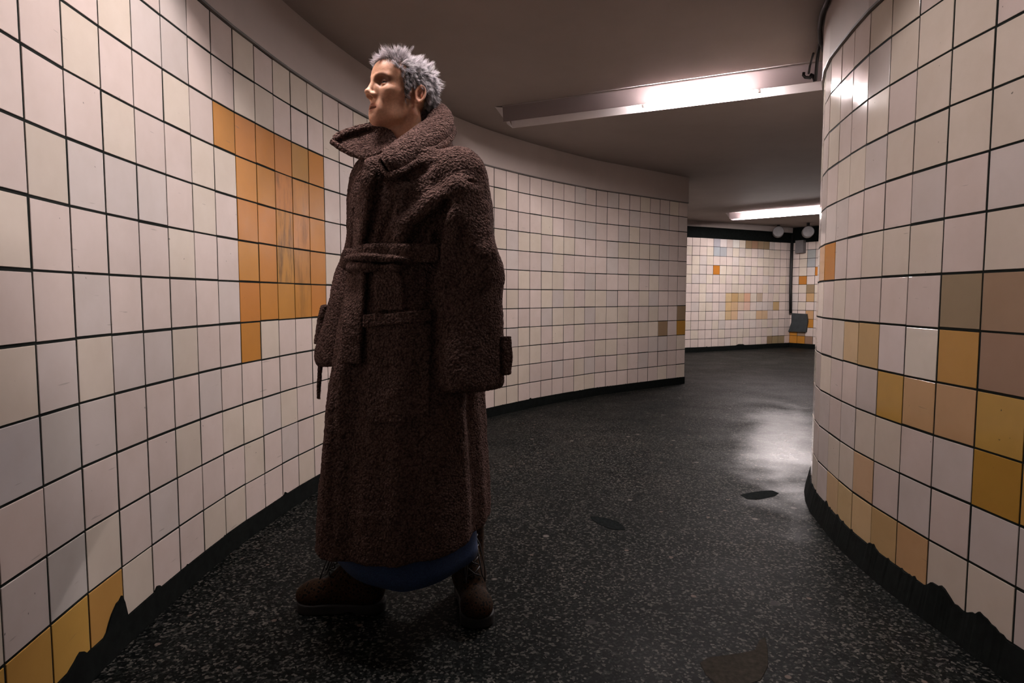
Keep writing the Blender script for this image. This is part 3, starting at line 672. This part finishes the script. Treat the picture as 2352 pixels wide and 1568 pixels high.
for k in range(1, seg + 1):
    s_ = k / seg; g_ = pts[k][gi][own]; off = R_ - R_[gi][own]
    base_ = R_ + (pts[k] - R_) * gl[own][:, None]
    tgt = R_[gi][own] + (g_ - R_[gi][own]) * (ln / ln[gi][own] * gl[own])[:, None] + off * (1 - .75 * s_)
    pts[k] = base_ * (1 - .55 * s_) + tgt * .55 * s_ + gd[own] * s_ ** 1.5
HV = np.zeros((NH, seg + 1, 3, 3)); rad = np.array([.00042, .00042, .00036, .00026, .00008]) * .85
for k in range(seg + 1):
    tt = pts[min(k + 1, seg)] - pts[max(k - 1, 0)]; tt /= np.maximum(L_(tt), 1e-9)[:, None]
    s1 = np.cross(tt, np.array([.3, .2, .93])); s1 /= np.maximum(L_(s1), 1e-6)[:, None]; s2 = np.cross(tt, s1)
    for j in range(3): HV[:, k, j] = pts[k] + (s1 * math.cos(2.0944 * j) + s2 * math.sin(2.0944 * j)) * rad[k]
ii = np.arange(NH)[:, None, None] * (seg + 1) * 3; kk = np.arange(seg)[None, :, None] * 3; jj_ = np.arange(3)[None, None, :]
q0 = ii + kk + jj_; q1 = ii + kk + (jj_ + 1) % 3; HQ = np.stack([q0, q1, q1 + 3, q0 + 3], -1).reshape(-1, 4)
def hairmat():
    m, nt, bs = mat('silver_hair'); g = nd(nt, 'ShaderNodeVertexColor', _layer_name='Col').outputs[0]; nt.links.new(g, bs.inputs['Base Color'])
    bs.inputs['Roughness'].default_value = .38; bs.inputs['Specular IOR Level'].default_value = .6; return m
hair = part('hair', head2world(HV.reshape(-1, 3)), HQ, hairmat(), label='short tousled silver hair with dark roots')
a_ = hair.data.color_attributes.new('Col', 'FLOAT_COLOR', 'POINT')
tone = np.clip(rng.normal(.74, .13, NH) + .10 * clump, .15, .85); dark = (rng.random(NH) < (.10 + .35 * (1 - topw))); tone = np.where(dark, tone * .22, tone)
rt = np.array([.30, .55, .85, 1, 1.]); tc = tone[:, None] * rt[None]
hcD = np.ones((NH, seg + 1, 3, 4), np.float32); hcD[..., :3] = tc[:, :, None, None] * np.array([.97, .90, .93]); a_.data.foreach_set('color', hcD.ravel())
# brown fleece ------------------------------------------------------------------
def ltex(name, typ, size, **kw):
    t = bpy.data.textures.new(name, typ); t.noise_scale = size
    for k, v in kw.items(): setattr(t, k, v)
    return t
TX_CURL = ltex('fleece_curls', 'VORONOI', .006); TX_SOFT = ltex('cloth_soft', 'CLOUDS', .055, noise_depth=2)
def fleece():
    m, nt, bs = mat('brown_fleece'); p = pos(nt); f = noise(nt, 60, 3, .6, p)
    wv = nd(nt, 'ShaderNodeTexNoise', Scale=55, Detail=2); nt.links.new(p, wv.inputs['Vector'])
    va = nt.nodes.new('ShaderNodeVectorMath'); va.operation = 'MULTIPLY_ADD'; va.inputs[1].default_value = (.012,) * 3
    nt.links.new(wv.outputs['Color'], va.inputs[0]); nt.links.new(p, va.inputs[2])
    v = nd(nt, 'ShaderNodeTexVoronoi', Scale=165, _feature='F1'); nt.links.new(va.outputs[0], v.inputs['Vector'])
    c = ramp(nt, f, [(.25, (.072, .043, .036)), (.5, (.110, .068, .058)), (.8, (.155, .098, .085))])
    curl_shade = ramp(nt, v.outputs['Distance'], [(.40, (1, 1, 1)), (.85, (.38, .36, .35))])  # shade in the hollows between curls, painted into the colour
    c = mixc(nt, 1, c, curl_shade, 'MULTIPLY')
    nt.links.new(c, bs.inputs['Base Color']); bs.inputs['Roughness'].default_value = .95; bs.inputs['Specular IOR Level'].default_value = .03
    bs.inputs['Sheen Weight'].default_value = .06; bs.inputs['Sheen Roughness'].default_value = .6; bs.inputs['Sheen Tint'].default_value = (.55, .36, .32, 1)
    h = mathn(nt, 'ADD', mathn(nt, 'MULTIPLY', v.outputs['Distance'], -1.0), mathn(nt, 'MULTIPLY', noise(nt, 420, 2, .6, p), .28))
    bump(nt, bs, h, .9, .008); return m
M_FLEECE = fleece()
FD = ((TX_SOFT, .006), (TX_CURL, -.0028))
def lerp(z, tab, k): return np.interp(z, [t[0] for t in tab], [t[k] for t in tab])
TAB = [(.14, .282, .256, .020, -.020), (.4, .272, .246, .018, -.018), (.7, .245, .222, .014, -.016), (.9, .226, .200, .006, -.007), (1.04, .206, .178, .0, 0), (1.10, .196, .165, .0, 0), (1.18, .204, .168, .004, 0), (1.28, .206, .162, .004, 0), (1.35, .190, .155, .0, 0), (1.40, .160, .145, .0, 0), (1.45, .108, .118, -.022, 0), (1.49, .078, .085, -.03, 0)]
SLL = [(.192, -.012, 1.325), (.236, -.02, 1.06), (.252, .005, .770)]; SLR = [(-.160, -.02, 1.325), (-.235, .0, 1.06), (-.295, .045, .80)]
def torso(P, inset=0.):
    z = P[:, 2]; a = lerp(z, TAB, 1) - inset; bb = lerp(z, TAB, 2) - inset; oy = lerp(z, TAB, 3)
    X = P[:, 0] - lerp(z, TAB, 4); Y = P[:, 1] - oy; th = np.arctan2(X, Y)       # 0 at the front, + to the person's left
    sk = smstep(1.06, .62, z); up = smstep(1.12, 1.22, z) * smstep(1.42, 1.34, z)
    fold = sk * (.011 * np.sin(5 * th + 1.1 + .8 * z) + .007 * np.sin(9 * th + 2.3 - 1.5 * z) + .004 * np.sin(17 * th)) + up * (.006 * np.sin(7 * th + 4 * z) + .004 * np.sin(13 * th - 6 * z))
    # gathers at the belt
    fold += np.exp(-((z - 1.10) / .09) ** 2) * .007 * np.sin(15 * th + 2)
    # overlapping front edge: left panel lies over the right one
    edge = np.interp(z, [.14, .5, .9, 1.1, 1.3, 1.45], [-.30, -.22, -.05, .05, .02, .0])
    step = smstep(edge - .045, edge + .0, th) * smstep(2.2, 1.0, th); fold += .016 * step * smstep(1.5, 1.4, z)
    pl = np.exp(-((th - edge - .16) / .13) ** 4); fold += .008 * pl                          # placket band
    q = np.sqrt((X / a) ** 2 + (Y / bb) ** 2); r = np.sqrt(X * X + Y * Y)
    d = (r - r / np.maximum(q, 1e-4)) * .93 - fold
    return d
def sleeve(P, A, sg, inset=0.):
    d = cap(P, A[0], A[1], .086 - inset, (.090 if sg > 0 else .082) - inset); d = smin(d, cap(P, A[1], A[2], (.090 if sg > 0 else .082) - inset, .094 - inset), .02)
    z = P[:, 2]; ph = np.arctan2(P[:, 0] - lerp(z, [(t[2], t[0]) for t in A[::-1]], 1), P[:, 1] - lerp(z, [(t[2], t[1]) for t in A[::-1]], 1))
    d = d - .005 * np.sin(3 * ph + 9 * z) * smstep(1.3, 1.1, z) - .004 * np.sin(27 * z + 2 * ph) * smstep(.95, 1.05, z) * smstep(1.3, 1.2, z)
    cz = A[2][2] - .028
    d = smax(d, cz - z, .014)
    return d
RIDGE = []; GROOVE = []
def coat_sdf(P):
    z = P[:, 2]
    d = smax(torso(P), .272 + .22 * np.maximum(.743 * P[:, 0] - .669 * P[:, 1], 0) - z, .012); d = smax(d, z - (1.452 - .45 * P[:, 1]), .014); d = smax(d, -ell(P, (-.01, .115, 1.455), (.042, .075, .085)), .014)
    d = smax(d, -np.maximum(torso(P, .022), z - .60), .008)                                   # hollow hem
    d = smax(d, -np.maximum(ell(P, (0, -.035, 1.50), (.066, .072, .10)), -1), .01)            # neck opening
    for A, sg in ((SLL, 1), (SLR, -1)):
        s = sleeve(P, A, sg); s = smax(s, -np.maximum(sleeve(P, [A[0], A[1], (A[2][0], A[2][1], A[2][2] - .1)], sg, .020), z - A[2][2] - .09), .008)
        d = smin(d, s, .009)
    # diagonal drape from the left shoulder down to the chest, sleeve ridges, seams
    for (p, r0, r1, k) in RIDGE:
        for q0, q1, f0, f1 in zip(p[:-1], p[1:], np.linspace(r0, r1, len(p))[:-1], np.linspace(r0, r1, len(p))[1:]): d = smin(d, cap(P, q0, q1, f0, f1), k)
    for (p, r, k) in GROOVE:
        for q0, q1 in zip(p[:-1], p[1:]): d = smax(d, -cap(P, q0, q1, r), k)
    return d
def project(P, D, off=0., it=40):
    """slide points along -direction D onto the coat, then lift by off"""
    P = world2body(np.asarray(P, float)); Dd = np.asarray(D, float); Dd = np.stack([Dd @ LF, Dd @ FW, Dd[..., 2]], -1); Dd /= L_(Dd)[:, None]
    t = np.zeros(len(P))
    for _ in range(it): t += np.clip(coat_sdf((P + Dd * t[:, None]).astype(np.float32)), -.02, .05) * .8
    H = P + Dd * t[:, None]; n = grad(coat_sdf, H.astype(np.float32), .006); return H + n * off, n
def surf(L, off):
    w_ = np.array([at(u, v, 1.1) for u, v in L]); return project(w_, w_ - np.array([0, 0, CAMZ]), off)[0]
_r = [([(.092, -.02, 1.462), (.062, -.095, 1.492), (0, -.122, 1.505), (-.062, -.095, 1.492)], .024, .024, .02), (surf([(1046, 436), (1000, 468), (958, 498), (932, 520), (921, 548), (903, 592)], -.006), .026, .013, .026),
      (surf([(1066, 436), (1048, 500), (1030, 570), (1016, 640), (1008, 720)], -.014), .028, .020, .03),
      (surf([(918, 470), (894, 530), (876, 590)], -.006), .012, .010, .014),
      (surf([(930, 650), (925, 690)], -.006), .010, .010, .02),
      (surf([(1112, 480), (1124, 580), (1118, 640)], -.012), .016, .014, .03)]
_g = [(surf([(898, 414), (935, 408), (968, 392), (992, 374)], .006), .013, .012), (surf([(1004, 500), (968, 530), (950, 562), (938, 600)], .006), .017, .014),
      (surf([(1030, 470), (1008, 540), (992, 620), (990, 700), (992, 800)], .004), .015, .012),
      (surf([(1044, 428), (1070, 420), (1095, 420)], .003), .005, .006),
      (surf([(880, 410), (862, 480), (846, 560)], .003), .010, .008),
      (surf([(905, 470), (880, 540), (862, 585)], .003), .008, .008),
      (surf([(768, 880), (764, 1000), (762, 1240)], .004), .010, .010),
      ]
RIDGE += _r; GROOVE += _g
Vc, Qc = snet(coat_sdf, (-.42, -.33, .10), (.44, .33, 1.52), .0062)
coat = part('coat', body2world(Vc), Qc, M_FLEECE, sub=1, disp=FD, label='long brown curly fleece coat with wide sleeves')
def smooth_grid(G, it=2, keep=True):
    for _ in range(it):
        H = G.copy(); H[1:-1, 1:-1] = (G[:-2, 1:-1] + G[2:, 1:-1] + G[1:-1, :-2] + G[1:-1, 2:]) / 4; G = H
    return G
def slabmesh(G, N, th, lift=.0):
    """closed slab from a grid of points G (n,m,3) and normals N"""
    n, m = G.shape[:2]; top = (G + N * (th + lift)).reshape(-1, 3); bot = (G + N * lift).reshape(-1, 3); o = n * m; F = []
    for i in range(n - 1):
        for j in range(m - 1):
            a = i * m + j; F.append((a, a + 1, a + m + 1, a + m)); F.append((o + a, o + a + m, o + a + m + 1, o + a + 1))
    ring = [j for j in range(m)] + [i * m + m - 1 for i in range(1, n)] + [(n - 1) * m + j for j in range(m - 2, -1, -1)] + [i * m for i in range(n - 2, 0, -1)]
    for k in range(len(ring)):
        a, c = ring[k], ring[(k + 1) % len(ring)]; F.append((a, o + a, o + c, c))
    return np.concatenate([top, bot]), np.array(F)
def patch(name, quad, n, m, th, lift=0., flip=False, parent=None, near=1.2, bulge=0., **props):
    """cloth patch laid on the coat inside an outline of four corners given as seen from the front"""
    a, b2, c, d = [np.array(q, float) for q in quad]; cam_o = np.array([0, 0, CAMZ]); P = []; D = []
    for i in range(n):
        for j in range(m):
            s, t = i / (n - 1), j / (m - 1); uv = (a * (1 - t) + b2 * t) * (1 - s) + (d * (1 - t) + c * t) * s
            w_ = at(uv[0], uv[1], near); P.append(w_); D.append(w_ - cam_o)
    H, N_ = project(P, np.array(D)); G = smooth_grid(H.reshape(n, m, 3), 3); N_ = smooth_grid(N_.reshape(n, m, 3), 4); N_ /= L_(N_)[..., None]
    if bulge:
        s = np.sin(np.pi * np.arange(n) / (n - 1))[:, None] * np.sin(np.pi * np.arange(m) / (m - 1))[None]; G = G + N_ * (bulge * s ** .5)[..., None]
    Vp, Fp = slabmesh(G, N_, th, lift)
    return part(name, body2world(Vp), Fp[:, ::-1] if flip else Fp, M_FLEECE, parent or coat, sub=2, disp=FD, **props)
patch('pocket', ((846, 742), (990, 724), (986, 966), (848, 972)), 34, 24, .010, .0)
patch('pocket_hem', ((842, 724), (992, 712), (992, 738), (842, 754)), 7, 26, .018, .002)
# belt: band round the waist, knot and two hanging ends
def pad(name, A, B, th, bul, ns=60, nr=18, parent=None, m=None, disp=FD, sub=1, **props):
    """puffy band between edge curves A and B (world points), thickness th, bulging by bul"""
    def res_(P):
        P = np.array(P, float); s = np.linspace(0, 1, len(P)); out = np.empty((ns, 3)); x_ = np.linspace(0, 1, ns)
        for k in range(3):
            # cubic (Catmull-Rom) resampling
            y_ = P[:, k]; t = x_ * (len(P) - 1); i = np.clip(np.floor(t).astype(int), 0, len(P) - 2); f = t - i
            p0 = y_[np.clip(i - 1, 0, None)]; p1 = y_[i]; p2 = y_[i + 1]; p3 = y_[np.clip(i + 2, None, len(P) - 1)]
            out[:, k] = .5 * (2 * p1 + (-p0 + p2) * f + (2 * p0 - 5 * p1 + 4 * p2 - p3) * f ** 2 + (-p0 + 3 * p1 - 3 * p2 + p3) * f ** 3)
        return out
    A, B = res_(A), res_(B); W = B - A; tl = np.gradient((A + B) / 2, axis=0); N_ = np.cross(W, tl); N_ /= np.maximum(L_(N_), 1e-9)[:, None]
    Vp = []; 
    for k in range(nr):
        a = 2 * math.pi * k / nr; cx, sx = math.cos(a), math.sin(a); e = .62
        x_ = .5 + .5 * np.sign(cx) * abs(cx) ** e; y_ = np.sign(sx) * abs(sx) ** e
        Vp.append(A + W * x_ + N_ * (th * .5 * y_ + bul * 4 * x_ * (1 - x_)))
    Vp = np.stack(Vp, 1)
    taper = np.ones(ns); c0 = (A + B)[:, None] / 2
    Vp = Vp.reshape(-1, 3); F = [(i * nr + k, i * nr + (k + 1) % nr, (i + 1) * nr + (k + 1) % nr, (i + 1) * nr + k) for i in range(ns - 1) for k in range(nr)]
    # caps
    extra = []
    for i, rev in ((0, False), (ns - 1, True)):
        c_ = len(Vp) + len(extra); extra.append(Vp[i * nr:(i + 1) * nr].mean(0))
        for k in range(0, nr, 2):
            q = (i * nr + k, c_, i * nr + (k + 2) % nr, i * nr + (k + 1) % nr); F.append(q[::-1] if rev else q)
    return part(name, np.concatenate([Vp, np.array(extra)]), np.array(F), m or M_FLEECE, parent or coat, sub=sub, disp=disp, **props)
zz_ = [1.075, 1.125]; A = []; B = []
for k in range(33):
    th_ = 2 * math.pi * k / 32; zc = 1.100 + .014 * math.cos(th_ - .6)
    for zo, LST in ((-.026, A), (.026, B)):
        # march outwards from the axis to the torso surface
        r = .30; dd = np.array([math.sin(th_), math.cos(th_), 0])
        for _ in range(40): r -= float(torso((dd * r + np.array([0, 0, zc + zo]))[None].astype(np.float32))[0]) * .8
        LST.append(body2world(dd * (r + .012) + np.array([0, 0, zc + zo])))
belt = pad('belt', A, B, .026, .0, ns=110, nr=14)

def hit(u, v, off=0., near=1.2):
    w_ = at(u, v, near)[None]; H, n = project(w_, w_ - np.array([0, 0, CAMZ]), off); return body2world(H)[0]
def hits(L, off): return [hit(u, v, off) for u, v in L]
def ats(L): return [at(*q) for q in L]
pad('collar', ats([(930,262,2.03),(972,241,1.985),(990,243,1.93),(974,278,1.865),(940,303,1.82),(907,327,1.785),(886,350,1.765),(877,366,1.758)]),
    ats([(955,300,2.06),(1010,288,2.05),(1036,294,1.95),(1030,322,1.86),(997,350,1.795),(957,376,1.755),(924,396,1.728),(899,402,1.73)]), .036, -.016, ns=70, nr=22, label='broad turned-up collar wing beside the cheek')
pad('collar', ats([(912,318,1.84),(886,288,1.885),(845,292,1.91),(800,303,1.90),(772,318,1.885),(763,323,1.882)]),
    ats([(885,352,1.80),(862,357,1.82),(835,362,1.84),(797,349,1.86),(772,334,1.875),(763,328,1.878)]), .024, .006, ns=50, nr=20, label='pointed collar wing sticking out to the left')
pad('collar', ats([(893,300,1.93),(905,280,2.0),(930,266,2.03)]), ats([(885,335,1.95),(905,330,2.03),(955,300,2.06)]), .026, .0, ns=24, nr=16)
pad('collar_edge', ats([(1010,284,2.04),(1033,289,1.945),(1026,314,1.855),(992,340,1.785),(952,367,1.742),(920,388,1.716),(897,396,1.722),(882,380,1.742),(878,366,1.752)]),
    ats([(1016,298,2.04),(1040,302,1.945),(1032,330,1.853),(998,357,1.783),(957,383,1.740),(923,403,1.714),(893,410,1.720),(873,390,1.742),(870,366,1.752)]), .026, .002, ns=80, nr=14)
pad('collar_edge', ats([(896,304,1.872),(875,282,1.885),(842,285,1.897),(800,297,1.888),(765,315,1.873)]), ats([(893,316,1.862),(873,296,1.875),(843,299,1.887),(803,310,1.878),(767,327,1.866)]), .022, .001, ns=60, nr=14)
pad('collar_edge', ats([(878,346,1.80),(858,351,1.81),(835,355,1.83),(800,342,1.85),(765,322,1.867)]), ats([(874,360,1.80),(857,365,1.81),(833,369,1.83),(795,355,1.85),(760,332,1.867)]), .022, .001, ns=60, nr=14)
pad('placket', hits([(842,376),(832,430),(822,500),(816,578)], .004), hits([(870,394),(856,450),(842,520),(838,578)], .014), .026, .0, ns=60, nr=16)
pad('belt_end', hits([(812,612),(806,660),(797,740),(790,832)], .012), hits([(848,618),(846,660),(842,740),(838,838)], .016), .026, .006, ns=60, nr=16, parent=belt)
pad('belt_end', hits([(862,622),(864,660),(866,715)], .010), hits([(922,626),(928,660),(930,712)], .010), .024, .006, ns=40, nr=16, parent=belt)
def band(A, B, o): return ([hit(*A[0], -.02)] + hits(A[1:-1], o) + [hit(*A[-1], -.02)], [hit(*B[0], -.02)] + hits(B[1:-1], o) + [hit(*B[-1], -.02)])
pad('belt_knot', *band([(806,590),(815,586),(850,581),(890,582),(925,588),(940,592)], [(806,604),(815,606),(850,603),(890,603),(925,608),(940,606)], .022), .026, .004, ns=50, nr=16, parent=belt)
pad('belt_knot', *band([(812,610),(820,608),(850,607),(890,608),(918,610),(930,612)], [(812,624),(820,627),(850,628),(890,628),(918,628),(930,626)], .018), .024, .004, ns=50, nr=16, parent=belt)
pad('cuff_tab', ats([(1150,772,1.72),(1152,815,1.72),(1152,860,1.72)]), ats([(1172,772,1.735),(1174,815,1.735),(1170,858,1.735)]), .028, .004, ns=30, nr=16)
pad('cuff_tab', ats([(752,700,2.06),(744,740,2.06),(736,785,2.06)]), ats([(738,704,2.05),(728,742,2.05),(722,790,2.05)]), .028, .0, ns=30, nr=16)
pad('coat_vent', ats([(742,815,2.05),(738,870,2.05),(736,918,2.05)]), ats([(733,815,2.05),(729,870,2.05),(728,915,2.05)]), .016, .0, ns=30, nr=12)
# navy knit neck, denim skirt
def loft(name, rings, m, parent=None, **props):
    n = len(rings[0]); Vp = np.concatenate(rings); F = [(i * n + k, i * n + (k + 1) % n, (i + 1) * n + (k + 1) % n, (i + 1) * n + k) for i in range(len(rings) - 1) for k in range(n)]
    o = part(name, body2world(Vp), np.array(F), m, parent, sub=1, **props); md = o.modifiers.new('s', 'SOLIDIFY'); md.thickness = .004; return o
M_NAVY = plain('navy_knit', (.012, .016, .07), .9, var=.3, scale=300); M_DENIM = plain('blue_denim', (.02, .045, .12), .85, var=.35, scale=240)
A_ = np.linspace(0, 2 * math.pi, 40, endpoint=False)
loft('sweater_neck', [np.stack([np.sin(A_) * r + .010, np.cos(A_) * r * 1.02 + oy, 0 * A_ + z + .12 * (-np.cos(A_) * r)], -1) for z, r, oy in ((1.38, .085, -.035), (1.42, .066, -.022), (1.482, .0545, -.014), (1.490, .0545, -.013))], M_NAVY)
A_ = np.linspace(0, 2 * math.pi, 96, endpoint=False); rings = []
for f_ in np.linspace(0, 1, 10):
    dx = .743 * np.sin(A_) * .225 - .669 * np.cos(A_) * .205 - .02
    hz = .182 + .22 * np.maximum(dx, 0) + .16 * np.maximum(-dx, 0); z = .75 * (1 - f_) + hz * f_; k_ = .86 + .14 * f_ + .018 * f_ * np.sin(7 * A_)
    rings.append(np.stack([np.sin(A_) * .234 * k_ - .016, np.cos(A_) * .204 * k_ + .018, z], -1))
loft('skirt', rings, M_DENIM, label='faded blue denim skirt showing under the coat hem')
# boots
def bootmat():
    m, nt, bs = mat('leopard_boot'); p = pos(nt)
    v = nd(nt, 'ShaderNodeTexVoronoi', Scale=85); nt.links.new(p, v.inputs['Vector'])
    d = mathn(nt, 'ADD', v.outputs['Distance'], mathn(nt, 'MULTIPLY', noise(nt, 120, 2, .5, p), .25))
    c = ramp(nt, d, [(.32, (.004, .003, .002)), (.47, (.004, .003, .002)), (.54, (.034, .016, .006)), (.80, (.017, .008, .003))])
    nt.links.new(c, bs.inputs['Base Color']); bs.inputs['Roughness'].default_value = .8; bs.inputs['Specular IOR Level'].default_value = .1; return m
M_BOOT = bootmat(); M_SOLE = plain('black_sole', (.008, .008, .008), .7)
def boot_sdf(P):
    d = cap(P, (0, -.012, .09), (0, -.018, .315), .048, .053); d = smin(d, cap(P, (0, -.022, .062), (0, .135, .050), .046, .042), .05)
    d = smin(d, ell(P, (0, .160, .048), (.047, .052, .038)), .03); d = smin(d, cap(P, (0, .02, .14), (0, .07, .095), .036, .034), .03)
    d = smax(d, .026 - P[:, 2], .004); d = smax(d, P[:, 2] - .325, .006); d = smax(d, -cap(P, (0, -.018, .20), (0, -.018, .38), .042, .044), .004)
    return d
def sole_sdf(P):
    q = P.copy(); q[:, 2] = 0
    d = smin(cap(q, (0, -.03, 0), (0, .02, 0), .047, .042), cap(q, (0, .02, 0), (0, .155, 0), .040, .053), .02)
    return smax(smax(d, P[:, 2] - .034, .004), .001 - P[:, 2] + .010 * np.exp(-((P[:, 1] - .03) / .018) ** 2), .004)
Vt, Qt = snet(boot_sdf, (-.08, -.10, 0), (.08, .24, .34), .005); Vs, Qs = snet(sole_sdf, (-.08, -.12, -.02), (.08, .24, .05), .004)
for ft, fd_ in (FOOT_R, FOOT_L):
    fd_ = fd_ / np.linalg.norm(fd_); sd = np.cross(fd_, (0, 0, 1)); tw = lambda V: ft * [1, 1, 0] + V[:, :1] * sd + V[:, 1:2] * fd_ + V[:, 2:3] * np.array([0, 0, 1.])
    flip = True
    o = part('boot', tw(Vt), Qt, M_BOOT, sub=1); part('sole', tw(Vs), Qs, M_SOLE, parent=o)
    lc = MB()
    for k in range(5):
        z = .115 + .028 * k; y = .095 - .016 * k
        for sg in (1, -1): lc.tube([Vector(q) for q in tw(np.array([(-.022 * sg, y, z), (0, y + .012, z + .014), (.022 * sg, y - .012, z + .028)])) - ORG], .0025, 6)
    for sg in (1, -1):
        lp = np.array([(.004 * sg, .05, .245), (.02 * sg, .085, .215), (.032 * sg, .11, .15), (.030 * sg, .125, .11), (.024 * sg, .105, .125), (.010 * sg, .06, .235)]); lc.tube([Vector(q) for q in tw(lp) - ORG], .0022, 6)
    lc.build('laces', M_BLACK, o, True)
